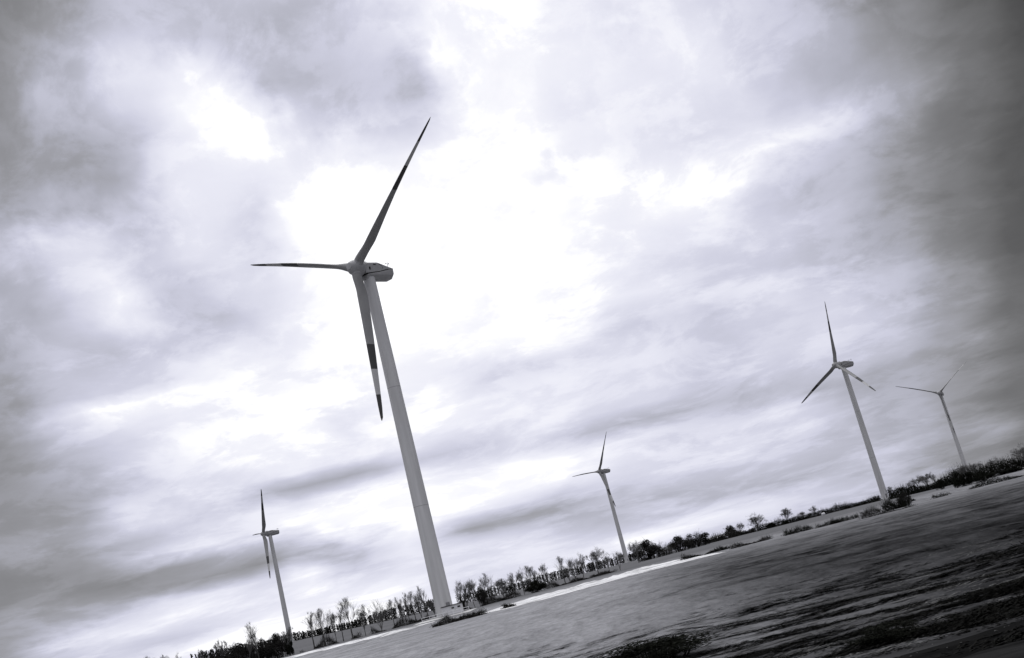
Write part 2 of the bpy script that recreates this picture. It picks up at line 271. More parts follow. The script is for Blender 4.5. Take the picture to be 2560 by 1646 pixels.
BUSHES = [
    (-9.74, 271.83, 2.94, 6.26, 'dense', 'large black evergreen bush among the bank trees'),
    (-78.11, 273.05, 5.17, 6.13, 'mixed', 'dark scrubby bush under the tall feathery tree by the far left turbine'),
    (-73.18, 272.34, 5.06, 5.68, 'mixed', 'dark rounded bush left of the far left turbine foot'),
    (-68.56, 265.28, 4.7, 2.17, 'dense', 'narrow black evergreen bush in front of the far left turbine tower'),
    (-82.68, 271.7, 5.04, 5.11, 'mixed', 'low dark bush in the scrub near the bottom left edge'),
    (-87.77, 272.2, 5.01, 6.17, 'mixed', 'low dark bush where the bank scrub meets the bottom edge'),
    (-22.54, 269.06, 4.06, 2.33, 'mixed', 'dark shrub around the foot of the leaning tree'),
    (-26.89, 264.64, 3.52, 1.34, 'dense', 'narrow black shrub against the thick forked trunk beside the big tower'),
    (31.22, 468.96, 7.09, 12.51, 'mixed', 'big dark thicket just right of the middle turbine foot'),
    (38.6, 478.45, 4.67, 8.63, 'twig', 'pale brown thicket between two dark thickets right of the middle turbine'),
    (47.14, 497.77, 5.89, 11.15, 'mixed', 'dark thicket with a ragged top, second dark one right of the middle turbine'),
    (57.23, 516.84, 6.19, 11.97, 'mixed', 'tallest dark thicket left of the farm roofs'),
    (87.47, 613.8, 5.24, 6.69, 'mixed', 'dark bush in front of the wide crown by the farm roofs'),
    (109.92, 579.67, 2.41, 5.09, 'dense', 'small black bush at the foot of the round headed skyline tree'),
    (104.72, 590.79, 2.97, 5.61, 'dense', 'small dark bush between the large oak and the round headed tree'),
    (47.76, 206.55, 0.72, 2.59, 'dense', 'black shrub standing in the dark ditch left of the right turbine'),
    (58.1, 196.59, 2.13, 2.51, 'mixed', 'fuzzy dark shrub beside the ditch right of the right turbine foot'),
    (66.79, 220.09, 0.5, 0.99, 'dense', 'tiny black shrub alone in the pale field between the right turbines'),
    (81.47, 246.9, 2.49, 2.43, 'dense', 'tall narrow black shrub in the pale field between the right turbines'),
    (79.29, 226.52, 3.52, 4.49, 'dense', 'large black thicket in front of the farthest right turbine foot'),
    (82.58, 225.35, 1.92, 5.7, 'dense', 'large black thicket right of the farthest right turbine foot'),
    (91.59, 232.62, 1.09, 6.29, 'dense', 'black thicket running out of the right edge of the photo'),
    (1.4, 33.97, 0.74, 4.04, 'bram', 'black bramble clump at the bottom edge, left of the other near bramble'),
    (6.08, 25.28, 0.47, 1.78, 'bram', 'black bramble clump in the near grass toward the bottom right'),
]
HEDGES = [
    ([(20.86, 224.03, 0.94), (25.56, 223.54, 0.58), (30.58, 222.91, 0.4)], 'thin dark edge of the ditch where the pale strip ends'),
    ([(29.61, 216.99, 0.8), (33.98, 216.35, 0.8), (37.72, 215.73, 0.8)], 'low ragged dark scrub along the ditch, left of the lumpy black one'),
    ([(39.27, 211.38, 1.03), (41.63, 210.93, 1.03), (43.43, 210.57, 1.03), (44.54, 210.34, 1.03)], 'lumpy black scrub mound along the ditch right of centre'),
    ([(44.26, 207.33, 0.69), (48.15, 206.46, 0.71), (52.34, 205.44, 0.69)], 'dark ditch scrub running right from the ditch shrub'),
    ([(52.51, 205.39, 1.03), (54.32, 204.92, 1.03), (55.81, 204.52, 1.03)], 'black scrub hump in the ditch below the right turbine'),
    ([(54.04, 196.71, 1.49), (56.0, 196.16, 1.49), (58.1, 195.55, 1.49)], 'short thick black scrub row right of the right turbine foot'),
    ([(46.07, 182.27, 0.34), (50.34, 181.14, 0.34), (54.56, 179.91, 0.34)], 'thin dark tussock line below the thick black scrub row'),
    ([(64.37, 201.99, 0.46), (66.09, 201.44, 0.46), (67.37, 201.01, 0.46)], 'thin black tussock line at the foot of the narrow black shrub'),
    ([(70.92, 201.91, 0.69), (75.31, 200.31, 0.69), (80.03, 198.47, 0.69)], 'black scrub line under the thickets at the right edge'),
    ([(-25.92, 194.28, 0.85), (-23.42, 194.6, 1.21), (-20.02, 194.97, 0.86), (-16.21, 195.33, 0.8)], 'low dark scrub strip on the bank below the big tower'),
    ([(-13.58, 199.54, 1.07), (-11.49, 199.67, 0.79)], 'small dark tuft row on the pale strip right of the big tower'),
    ([(96.99, 592.11, 3.26), (109.75, 589.88, 2.9), (125.99, 586.62, 2.64), (144.07, 582.45, 2.64), (159.66, 578.37, 2.64)], 'long thin hedge on the skyline left of the right turbine'),
    ([(71.71, 605.77, 3.68), (79.7, 604.77, 2.86), (92.25, 602.98, 2.76), (98.14, 602.05, 2.76)], 'low hedge in front of the farm roofs'),
    ([(114.89, 403.98, 3.45), (121.69, 401.98, 3.45), (130.13, 399.33, 3.6), (135.95, 397.39, 3.64), (141.76, 395.35, 3.96), (150.83, 391.98, 3.45), (159.81, 388.41, 3.45)], 'tall black hedge on the skyline at the right'),
    ([(-67.66, 270.67, 1.15), (-62.59, 271.89, 1.15), (-57.94, 272.92, 1.15), (-53.22, 273.88, 1.15)], 'ragged dark undergrowth between the tree trunks right of the far left turbine'),
    ([(-51.22, 276.29, 1.15), (-45.39, 277.31, 1.15), (-39.99, 278.14, 1.15), (-35.55, 278.74, 1.15)], 'ragged dark undergrowth between the tree trunks just left of the big tower'),
    ([(-27.85, 277.61, 1.26), (-22.9, 278.06, 1.26), (-17.96, 278.42, 1.26), (-13.97, 278.65, 1.26)], 'ragged dark undergrowth between the big tower and the large black bush'),
    ([(-7.01, 280.91, 1.03), (-0.92, 281.0, 1.03), (4.12, 280.97, 1.03), (10.23, 280.81, 1.03)], 'ragged dark undergrowth at the feet of the last bank trees'),
]
WOODS = [[(-230.2, 870.1, 5.7), (-212.7, 874.5, 4.3), (-191.7, 879.3, 4.3), (-176.5, 882.5, 4.6), (-154.6, 886.6, 6.3), (-138.8, 889.2, 7.5), (-109.1, 893.4, 6.3)], [(-113.7, 1074.0, 7.5), (-98.5, 1075.5, 7.3), (-75.5, 1077.4, 6.3), (-52.4, 1078.7, 5.5), (-24.6, 1079.7, 7.1), (-1.4, 1080.0, 6.2), (18.2, 1079.8, 6.4), (49.4, 1078.9, 6.2), (64.6, 1078.1, 4.8)], [(-227.7, 661.9, 6.3), (-210.5, 667.6, 5.0), (-192.9, 672.9, 4.1), (-179.4, 676.6, 3.6)]]

# ---------------------------------------------------------------- terrain
_AZ = [-90, -30, -20, -14, -10.9, -4.9, 2.7, 15.6, 19.6, 30, 90]
_G = [9, 9, 7, 5.1, 3.2, -.3, -.5, -1.6, -4, -5, -5]
def lerp_table(x, xs, ys):
    if x <= xs[0]: return ys[0]
    for i in range(len(xs) - 1):
        if x <= xs[i + 1]:
            t = (x - xs[i]) / (xs[i + 1] - xs[i])
            return ys[i] + t * (ys[i + 1] - ys[i])
    return ys[-1]
def smooth(a, b, x):
    t = min(1.0, max(0.0, (x - a) / (b - a)))
    return t * t * (3 - 2 * t)
def terrain(x, y):
    if y <= 0: return 0.0
    d = math.hypot(x, y)
    g = lerp_table(math.degrees(math.atan2(x, y)), _AZ, _G)
    return (.8 + min(1.25, max(0.0, (d - 280) / 700)) * g) * smooth(212, 256, d) - .013 * min(2500.0, max(0.0, d - 1120))
def relief(x, y):
    """small unevenness of the rough grass on top of the terrain"""
    k = 1 - smooth(60, 190, y)
    if k <= 0: return 0.0
    n = noise.noise(Vector((x * .22, y * .30, 0))) * .22 + noise.noise(Vector((x * .5, y * 1.3, 5))) * .05
    return n * k * smooth(22, 30, y)

# ---------------------------------------------------------------- materials
def mat(name, col, rough=.7, spec=.3, var=0.0, vscale=2.0, bump=0.0, bscale=20.0, stretch=(1, 1, 1)):
    m = bpy.data.materials.new(name); m.use_nodes = True
    nt = m.node_tree; b = nt.nodes['Principled BSDF']
    b.inputs['Roughness'].default_value = rough
    b.inputs['Specular IOR Level'].default_value = spec
    b.inputs['Base Color'].default_value = (*col, 1)
    if var or bump:
        tc = nt.nodes.new('ShaderNodeTexCoord'); mp = nt.nodes.new('ShaderNodeMapping')
        nt.links.new(tc.outputs['Object'], mp.inputs[0]); mp.inputs['Scale'].default_value = stretch
    if var:
        n = nt.nodes.new('ShaderNodeTexNoise'); n.inputs['Scale'].default_value = vscale; n.inputs['Detail'].default_value = 6
        nt.links.new(mp.outputs[0], n.inputs['Vector'])
        cr = nt.nodes.new('ShaderNodeValToRGB'); nt.links.new(n.outputs[0], cr.inputs[0])
        cr.color_ramp.elements[0].position = .3; cr.color_ramp.elements[1].position = .7
        cr.color_ramp.elements[0].color = (*[c * (1 - var) for c in col], 1)
        cr.color_ramp.elements[1].color = (*[min(.95, c * (1 + var)) for c in col], 1)
        nt.links.new(cr.outputs[0], b.inputs['Base Color'])
    if bump:
        n2 = nt.nodes.new('ShaderNodeTexNoise'); n2.inputs['Scale'].default_value = bscale; n2.inputs['Detail'].default_value = 5
        nt.links.new(mp.outputs[0], n2.inputs['Vector'])
        bp = nt.nodes.new('ShaderNodeBump'); bp.inputs['Strength'].default_value = bump; bp.inputs['Distance'].default_value = .05
        nt.links.new(n2.outputs[0], bp.inputs['Height']); nt.links.new(bp.outputs[0], b.inputs['Normal'])
    return m
M = {}
M['tower'] = mat('tower paint', (.56, .56, .565), .5, .35, .13, .55, stretch=(1.6, 1.6, .10))
M['nacelle'] = mat('nacelle shell', (.33, .33, .335), .5, .4, .10, .8)
M['blade'] = mat('blade gelcoat', (.235, .235, .235), .45, .4, .08, .3)
M['white'] = mat('white blade band', (.42, .42, .42), .45, .4, .03, .3)
M['dark_band'] = mat('dark blade band', (.035, .035, .035), .5, .4, .10, .5)
M['black'] = mat('black gap', (.02, .02, .02), .8, .2, .1, 2)
M['metal'] = mat('grey metal', (.22, .22, .23), .5, .4, .15, 4)
M['ring'] = mat('flange seam', (.36, .36, .365), .6, .3, .1, 4)
M['concrete'] = mat('pale concrete', (.55, .55, .54), .85, .2, .12, 1.5, .3, 8)
M['kiosk'] = mat('kiosk wall', (.62, .62, .64), .6, .3, .06, 1.5)
M['roof_dark'] = mat('dark roof edge', (.06, .06, .06), .7, .3, .1, 2)
M['bark'] = mat('bark', (.075, .073, .07), .9, 0.0, .35, 3)
M['bark_pale'] = mat('paler bark', (.10, .098, .095), .9, 0.0, .3, 3)
M['twig'] = mat('twigs', (.15, .148, .146), .9, 0.0, .3, 1)
M['leaf'] = mat('evergreen leaves', (.016, .017, .014), .7, 0.0, .5, .8)
M['scrub'] = mat('dead scrub', (.035, .034, .032), .9, 0.0, .5, .9)
M['brown'] = mat('pale dead scrub', (.11, .108, .104), .9, 0.0, .3, .9)
M['wood'] = mat('woodland', (.028, .029, .027), .9, 0.0, .5, .05)
M['farm_roof'] = mat('pale sheet roof', (.75, .75, .77), .6, .3, .08, .5)
M['farm_wall'] = mat('farm wall', (.09, .09, .09), .8, .2, .2, .8)

def ground_material():
    m = bpy.data.materials.new('field'); m.use_nodes = True
    nt = m.node_tree; N = nt.nodes; L = nt.links; b = N['Principled BSDF']
    b.inputs['Roughness'].default_value = .95; b.inputs['Specular IOR Level'].default_value = 0.0
    tc = N.new('ShaderNodeTexCoord')
    sep = N.new('ShaderNodeSeparateXYZ'); L.new(tc.outputs['Object'], sep.inputs[0])
    def ns(scale, st, det=5, rough=.6, off=(0, 0, 0), dist=0.0):
        mp = N.new('ShaderNodeMapping'); mp.inputs['Scale'].default_value = st; mp.inputs['Location'].default_value = off
        L.new(tc.outputs['Object'], mp.inputs[0])
        n = N.new('ShaderNodeTexNoise'); n.inputs['Scale'].default_value = scale; n.inputs['Detail'].default_value = det
        n.inputs['Roughness'].default_value = rough; n.inputs['Distortion'].default_value = dist
        L.new(mp.outputs[0], n.inputs['Vector']); return n.outputs[0]
    def ma(op, a, c=None, d=None, clamp=False):
        n = N.new('ShaderNodeMath'); n.operation = op; n.use_clamp = clamp
        for i, s in enumerate((a, c, d)):
            if s is None: continue
            if isinstance(s, (int, float)): n.inputs[i].default_value = s
            else: L.new(s, n.inputs[i])
        return n.outputs[0]
    def mr(v, a, c, d=0.0, e=1.0):
        n = N.new('ShaderNodeMapRange'); n.interpolation_type = 'SMOOTHSTEP'; L.new(v, n.inputs[0])
        for i, s in enumerate((a, c, d, e)): n.inputs[i + 1].default_value = s
        return n.outputs[0]
    X, Y = sep.outputs[0], sep.outputs[1]
    # dry pale grass, mottled, with long soft bands lying across the field
    base = ma('ADD', .30, ma('MULTIPLY', ma('SUBTRACT', ns(.05, (1, .5, 1), 4), .5), .16))
    base = ma('ADD', base, ma('MULTIPLY', ma('SUBTRACT', ns(.28, (1, .34, 1), 7, .68, (9, 3, 0), .4), .5), .42))
    base = ma('ADD', base, ma('MULTIPLY', ma('SUBTRACT', ns(1.6, (1, .45, 1), 8, .80, (2, 8, 0)), .5), .55))
    # vignette darkening painted into the colour, near and right; dark tussocks get commoner too
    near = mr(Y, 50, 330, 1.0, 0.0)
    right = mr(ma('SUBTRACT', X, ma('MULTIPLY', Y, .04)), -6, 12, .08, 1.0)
    vignette = ma('MAXIMUM', ma('MULTIPLY', near, right), mr(ma('ADD', Y, ma('MULTIPLY', ns(.12, (.5, 1, 1), 4), 26)), 34, 66, .95, 0.0))
    t1 = ns(.30, (.8, .5, 1), 8, .70, (4, 1, 0), .4)
    t2 = ns(.07, (.8, .8, 1), 4, .6, (1, 6, 0))
    thr = ma('SUBTRACT', .63, ma('MULTIPLY', vignette, .20))
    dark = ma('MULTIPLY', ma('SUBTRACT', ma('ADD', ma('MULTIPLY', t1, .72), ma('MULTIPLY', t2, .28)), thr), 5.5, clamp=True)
    base = ma('MULTIPLY', base, ma('SUBTRACT', 1.0, ma('MULTIPLY', vignette, .80)))
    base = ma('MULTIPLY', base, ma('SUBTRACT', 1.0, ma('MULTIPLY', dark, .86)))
    base = ma('MAXIMUM', base, .008)
    # meadow beyond the bank: smoother and darker
    far = mr(Y, 215, 262)
    fv = ma('ADD', .14, ma('MULTIPLY', ma('SUBTRACT', ns(.02, (.4, 1, 1), 5, .6), .5), .07))
    mx = N.new('ShaderNodeMix'); mx.data_type = 'FLOAT'
    L.new(far, mx.inputs[0]); L.new(base, mx.inputs[2]); L.new(fv, mx.inputs[3])
    vm = N.new('ShaderNodeVectorMath'); vm.operation = 'SCALE'; vm.inputs[0].default_value = (.985, .99, 1.03)
    L.new(mx.outputs[0], vm.inputs['Scale']); L.new(vm.outputs[0], b.inputs['Base Color'])
    bp = N.new('ShaderNodeBump'); bp.inputs['Strength'].default_value = .8; bp.inputs['Distance'].default_value = .12
    L.new(ma('ADD', ns(3.0, (.5, 1, 1), 8, .75), ma('MULTIPLY', t1, 2.0)), bp.inputs['Height'])
    L.new(bp.outputs[0], b.inputs['Normal'])
    return m
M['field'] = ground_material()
M['pale'] = mat('pale flood gravel', (.74, .74, .75), .8, .2, .28, .9, .4, 3, (.3, 1, 1))
def broken_gravel():
    m = M['pale']; nt = m.node_tree; bs = nt.nodes['Principled BSDF']
    src = bs.inputs['Base Color'].links[0].from_socket
    tc = nt.nodes.new('ShaderNodeTexCoord'); mp = nt.nodes.new('ShaderNodeMapping'); mp.inputs['Scale'].default_value = (.35, .5, 1)
    nt.links.new(tc.outputs['Object'], mp.inputs[0])
    n = nt.nodes.new('ShaderNodeTexNoise'); n.inputs['Scale'].default_value = .55; n.inputs['Detail'].default_value = 7; n.inputs['Roughness'].default_value = .7
    nt.links.new(mp.outputs[0], n.inputs['Vector'])
    r = nt.nodes.new('ShaderNodeMapRange'); r.interpolation_type = 'SMOOTHSTEP'
    nt.links.new(n.outputs[0], r.inputs[0]); r.inputs[1].default_value = .40; r.inputs[2].default_value = .52
    mx = nt.nodes.new('ShaderNodeMix'); mx.data_type = 'RGBA'
    nt.links.new(r.outputs[0], mx.inputs[0]); mx.inputs[6].default_value = (.26, .26, .265, 1); nt.links.new(src, mx.inputs[7])
    nt.links.new(mx.outputs[2], bs.inputs['Base Color'])
broken_gravel()
M['verge'] = mat('pale verge grit', (.036, .036, .037), .9, 0.0, .5, .9, .8, 6, (.15, 1, 1))
M['ballast'] = mat('grey ballast', (.022, .022, .022), .9, 0.0, .5, 2.0, 1, 12, (.3, 1, 1))
M['ditch'] = mat('dark ditch soil', (.010, .010, .010), .95, 0.0, .4, 1.2, .8, 6, (.3, 1, 1))

# ---------------------------------------------------------------- object helpers
class Mesh:
    def __init__(s): s.v = []; s.f = []
    def add(s, vs, fs):
        o = len(s.v); s.v.extend(vs); s.f.extend(tuple(i + o for i in f) for f in fs)
    def box(s, c, h, M3=None):
        vs = []
        for i in range(8):
            p = Vector((h[0] * (1 if i & 1 else -1), h[1] * (1 if i & 2 else -1), h[2] * (1 if i & 4 else -1)))
            if M3: p = M3 @ p
            vs.append(tuple(Vector(c) + p))
        s.add(vs, [(0, 2, 3, 1), (4, 5, 7, 6), (0, 1, 5, 4), (2, 6, 7, 3), (0, 4, 6, 2), (1, 3, 7, 5)])
    def rings(s, rings, cap=True):
        n = len(rings[0]); vs = [tuple(p) for r in rings for p in r]; fs = []
        for k in range(len(rings) - 1):
            for i in range(n):
                j = (i + 1) % n
                fs.append((k * n + i, k * n + j, (k + 1) * n + j, (k + 1) * n + i))
        if cap:
            fs.append(tuple(range(n - 1, -1, -1))); fs.append(tuple((len(rings) - 1) * n + i for i in range(n)))
        s.add(vs, fs)
    def tube(s, pts, rad, n=12, cap=True):
        rings = []
        for k, p in enumerate(pts):
            p = Vector(p)
            a = Vector(pts[max(0, k - 1)]); b = Vector(pts[min(len(pts) - 1, k + 1)])
            d = (b - a).normalized()
            u = d.cross(Vector((0, 0, 1)) if abs(d.z) < .9 else Vector((1, 0, 0))).normalized(); w = d.cross(u)
            rings.append([p + (u * math.cos(2 * math.pi * i / n) + w * math.sin(2 * math.pi * i / n)) * rad[k] for i in range(n)])
        s.rings(rings, cap)
    def mesh(s, name, m, smooth_=False):
        me = bpy.data.meshes.new(name); me.from_pydata([tuple(p) for p in s.v], [], s.f)
        me.materials.append(m)
        if smooth_:
            me.polygons.foreach_set('use_smooth', [True] * len(me.polygons))
        me.update(); return me
    def build(s, name, m, parent=None, smooth_=False):
        o = bpy.data.objects.new(name, s.mesh(name, m, smooth_)); COL.objects.link(o)
        if parent: o.parent = parent
        return o
def auto_smooth(o, ang=35):
    import bmesh
    bm = bmesh.new(); bm.from_mesh(o.data)
    bmesh.ops.recalc_face_normals(bm, faces=bm.faces)
    for e in bm.edges:
        e.smooth = not (len(e.link_faces) == 2 and e.calc_face_angle(0) > R(ang))
    for f in bm.faces: f.smooth = True
    bm.to_mesh(o.data); bm.free()
def empty(name, loc, rz=0.0):
    o = bpy.data.objects.new(name, None); COL.objects.link(o); o.location = loc; o.rotation_euler = (0, 0, rz)
    o.empty_display_size = .5; return o
def tag(o, label=None, cat=None, group=None, kind=None):
    if label: o['label'] = label
    if cat: o['category'] = cat
    if group: o['group'] = group
    if kind: o['kind'] = kind
    return o

# ---------------------------------------------------------------- setting: ground, pale strip, verge
def ticks():
    ys = [-300, -120, -60, -30, -10, 5, 12, 16, 18, 19, 19.9]
    y = 20.4
    while y < 75: ys.append(y); y += .38
    while y < 310: ys.append(y); y += 2.2
    while y < 9000: ys.append(y); y *= 1.09
    xs = [0.0]; x = .45
    while x < 34: xs.append(x); x += .45
    while x < 320: xs.append(x); x += 4
    while x < 9000: xs.append(x); x *= 1.14
    xs = [-a for a in xs[:0:-1]] + xs
    return xs, ys
def make_ground():
    xs, ys = ticks(); nx = len(xs)
    v = [(x, y, terrain(x, y) + relief(x, y)) for y in ys for x in xs]
    f = [(j * nx + i, j * nx + i + 1, (j + 1) * nx + i + 1, (j + 1) * nx + i) for j in range(len(ys) - 1) for i in range(nx - 1)]
    m = Mesh(); m.add(v, f)
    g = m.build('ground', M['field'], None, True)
    tag(g, 'rough grass field of pale and dark mottled grey running to the horizon', 'ground', kind='structure')
make_ground()
def sheet(name, top, bot, lift, m, label, cat, jit=0.0, seed=1, n=240, sub=5):
    """a strip laid on the ground between two edges given as (x, y) points"""
    def at(pl, x):
        return lerp_table(x, [p[0] for p in pl], [p[1] for p in pl])
    x0 = max(top[0][0], bot[0][0]); x1 = min(top[-1][0], bot[-1][0])
    vs = []; fs = []
    for i in range(n + 1):
        x = x0 + (x1 - x0) * i / n
        a = at(top, x) + jit * noise.fractal(Vector((x * .25, seed, 0)), 1.0, 2.0, 4)
        c = at(bot, x) + jit * noise.fractal(Vector((x * .2, seed + 9, 0)), 1.0, 2.0, 4)
        if i in (0, n): c = a - .02
        for k in range(sub + 1):
            y = c + (a - c) * k / sub
            vs.append((x, y, terrain(x, y) + relief(x, y) + lift))
    for i in range(n):
        for k in range(sub):
            o = i * (sub + 1) + k
            fs.append((o, o + sub + 1, o + sub + 2, o + 1))
    me = Mesh(); me.add(vs, fs); o = me.build(name, m, None, True)
    tag(o, label, cat, kind='structure'); return o
sheet('flood_strip', [(-90, 246), (-63, 243), (-47, 241), (-40, 240)], [(-90, 239), (-63, 231), (-47, 227), (-40, 229)], .05, M['pale'], 'pale strip of flood gravel along the bank, left of the big tower', 'strip', 5, 3, 260, 12)
sheet('flood_strip', [(-40, 240), (-36, 236), (-30, 236)], [(-40, 222), (-34, 226), (-30, 232)], .055, M['pale'], 'pale end of the gravel strip beside the low scrub under the big tower', 'strip', 1.5, 7, 50, 8)
sheet('flood_strip', [(-19, 214), (-12, 229), (-3.7, 233), (4.4, 232), (13.8, 240), (18, 238), (22, 230), (26.5, 214)], [(-19, 209), (-13, 191), (-6, 187), (-3.2, 191), (3.4, 197), (12, 207), (18.5, 206), (22, 203), (26.5, 198)], .05, M['pale'], 'long pale strip of flood gravel from the big tower to the ditch', 'strip', 7, 13, 500, 16)
sheet('verge', [(-30, 22.0), (5.3, 22.85), (8.5, 23.5), (60, 24.5)], [(-30, 21.4), (5.3, 22.25), (8.5, 22.85), (60, 23.7)], .03, M['verge'], 'pale grit verge strip across the bottom right corner', 'verge', .5, 21, 400, 3)
sheet('ditch', [(-30, 21.6), (5.3, 22.4), (8.5, 23.0), (60, 23.8)], [(-30, 19.6), (6.1, 20.1), (7.5, 21.0), (9, 21.2), (60, 21.6)], .026, M['ditch'], 'black strip of ditch soil beside the pale verge', 'ditch', .4, 31, 400, 3)
sheet('trackside', [(-30, 19.9), (6.1, 20.4), (7.5, 21.2), (9, 21.4), (60, 21.8)], [(-30, 10), (60, 10)], .022, M['ballast'], 'grey gritty trackside ground in the bottom right corner', 'ground', .12, 41, 300, 10)

# ---------------------------------------------------------------- wind turbines
def chord(t):
    return lerp_table(t, [0, .05, .10, .19, .35, .55, .75, .92, .985, 1], [2.15, 2.25, 2.6, 3.05, 2.6, 2.0, 1.45, .95, .6, .15])
def thick(t):
    return lerp_table(t, [0, .05, .10, .19, .35, .6, 1], [1.0, 1.0, .76, .42, .34, .27, .2])
def section(t, bend, L_, s, mdir, n, pitch):
    be = R(pitch + lerp_table(t, [0, .19, .5, 1], [14, 14, 4, 0]))
    le = mdir * math.cos(be) + n * math.sin(be)
    th = s.cross(le).normalized()
    c = chord(t); k = thick(t)
    ctr = s * (t * L_) + Vector((0, 0, 1)) * bend * math.sin(math.pi * t)
    pts = []
    NP = 18
    rd = 1 - smooth(.04, .17, t)
    for i in range(NP):
        a = 2 * math.pi * i / NP
        xx = math.cos(a)
        prof = (1 - rd) * (math.sqrt(max(0, (1 + xx) / 2)) * 1.05 * (1 - (1 + xx) / 2 * .25)) + rd
        yy = math.sin(a) * prof
        off = (1 - rd) * (-.22) * c
        pts.append(ctr + le * (xx * c / 2 + off) + th * (yy * c * k / 2))
    return pts
def turbine(X, Y, psi, ph, L_, OH, tilt, cone, H, label, near):
    base = Vector((X, Y, terrain(X, Y)))
    t = empty('wind_turbine', base)
    tag(t, label, 'wind turbine', 'wind turbines in the fields')
    psi, ph, tilt, cone = R(psi), R(ph), R(tilt), R(cone)
    n = Vector((math.sin(psi) * math.cos(tilt), -math.cos(psi) * math.cos(tilt), math.sin(tilt)))
    r = Vector((math.cos(psi), math.sin(psi), 0)); u = r.cross(n)
    if u.z < 0: u = -u
    # tower
    NS = 48; top = H - 1.75; m = Mesh()
    def rad(z): return 1.98 + (1.38 - 1.98) * (z / top) ** .92
    m.tube([(0, 0, z) for z in (0, top * .2, top * .4, top * .6, top * .8, top)], [rad(z) for z in (0, top * .2, top * .4, top * .6, top * .8, top)], NS)
    tw = m.build('tower', M['tower'], t); auto_smooth(tw)
    for q in ((.31, .66) if near else (.31, .66)):
        z = top * q; f = Mesh(); f.tube([(0, 0, z - .06), (0, 0, z + .06)], [rad(z) + .012] * 2, NS)
        fr = f.build('flange_ring', M['ring'], tw); auto_smooth(fr)
    f = Mesh(); f.tube([(0, 0, -.3), (0, 0, .35)], [3.4, 3.4], 32); fd = f.build('foundation', M['concrete'], t); auto_smooth(fd)
    f = Mesh(); dx = -1.2
    ang = math.atan2(-base.y, -base.x) + .5
    Rz = Matrix.Rotation(ang, 3, 'Z')
    f.box(Rz @ Vector((2.0, 0, 1.75)), (.1, .45, 1.1), Rz); f.build('door', M['metal'], tw)
    # nacelle frame: x = rearwards, y = sideways, z = up
    nt = R(3)
    bx = Vector((-math.sin(psi) * math.cos(nt), math.cos(psi) * math.cos(nt), -math.sin(nt)))
    by = Vector((math.cos(psi), math.sin(psi), 0)); bz = by.cross(bx)
    if bz.z < 0: bz = -bz
    hub = Vector((0, 0, H)) + n * OH
    front = hub - n * 1.75
    def P(s, w, z): return front + bx * s + by * w + bz * z
    LN = OH + 5.45
    # upper shell: sections along its length, cambered roof
    def shell(secs, name, mt, ang=30):
        mm = Mesh(); mm.rings([[P(s, w, z) for w, z in sec] for s, sec in secs]); o = mm.build(name, mt, nac); auto_smooth(o, ang); return o
    nac = empty('nacelle', (0, 0, 0)); nac.parent = t
    def up(w, zt, zb): return [(-w, zb), (-w, zt - .35), (-w * .82, zt - .06), (-w * .4, zt), (w * .4, zt), (w * .82, zt - .06), (w, zt - .35), (w, zb)]
    shell([(0, up(1.45, 1.35, -1.4)), (.5, up(1.6, 1.45, -1.3)), (3.9, up(1.72, 1.85, -.6)), (4.4, up(1.72, 1.84, -.5)), (LN - 2, up(1.7, 1.3, .38)), (LN, up(1.6, .98, .74))], 'upper_shell', M['nacelle'], 40)
    shell([(.1, up(1.4, -1.38, -1.6)), (3.9, up(1.62, -.58, -.95)), (LN - 2, up(1.6, .40, .05)), (LN - .15, up(1.5, .76, .5))], 'shell_gap', M['black'])
    def lo(w, zt, zb, wb): return [(w, zt), (w, zb), (w * .96, zb - .12), (wb, zb - .9), (-wb, zb - .9), (-w * .96, zb - .12), (-w, zb), (-w, zt)]
    shell([(.4, lo(1.4, -1.6, -1.64, .8)), (2.0, lo(1.6, -1.22, -1.6, .85)), (4.2, lo(1.7, -.74, -1.45, .9)), (LN - 1.4, lo(1.7, .32, -1.05, .9)), (LN - .4, lo(1.66, .52, -.92, .9)), (LN - .08, lo(1.6, .56, -.6, .8))], 'lower_shell', M['nacelle'], 40)
    for sd_ in (-1, 1):
        f = Mesh(); f.box(P(1.25, sd_ * 1.64, -.1), (.22, .06, .34), Matrix((bx, by, bz)).transposed())
        f.build('vent', M['black'], nac)
    f = Mesh(); f.box(P(5.0, 0, 1.55), (.9, .8, .12), Matrix((bx, by, bz)).transposed())
    hc = f.build('roof_hatch', M['nacelle'], nac)
    f = Mesh(); f.box(P(.9, 0, 1.62), (.5, .9, .16), Matrix((bx, by, bz)).transposed()); f.build('front_cover', M['nacelle'], nac)
    for sd_ in (-1, 1):
        f = Mesh(); f.box(P(3.0, sd_ * 1.70, 1.02), (.42, .045, .10), Matrix((bx, by, bz)).transposed()); f.build('side_grille', M['black'], nac)
    for sd_ in (-1, 1):
        f = Mesh()
        for k, (s0, z0, s1, z1) in enumerate([(4.3, 1.15, 4.7, 1.2), (4.7, 1.2, 5.3, .95), (5.3, .95, 5.6, .45), (5.55, .45, 5.35, .28)]):
            a = P(s0, sd_ * 1.715, z0); b = P(s1, sd_ * 1.715, z1); f.tube([a, b], [.05, .05], 6)
        f.build('side_hatch_seam', M['black'], nac)
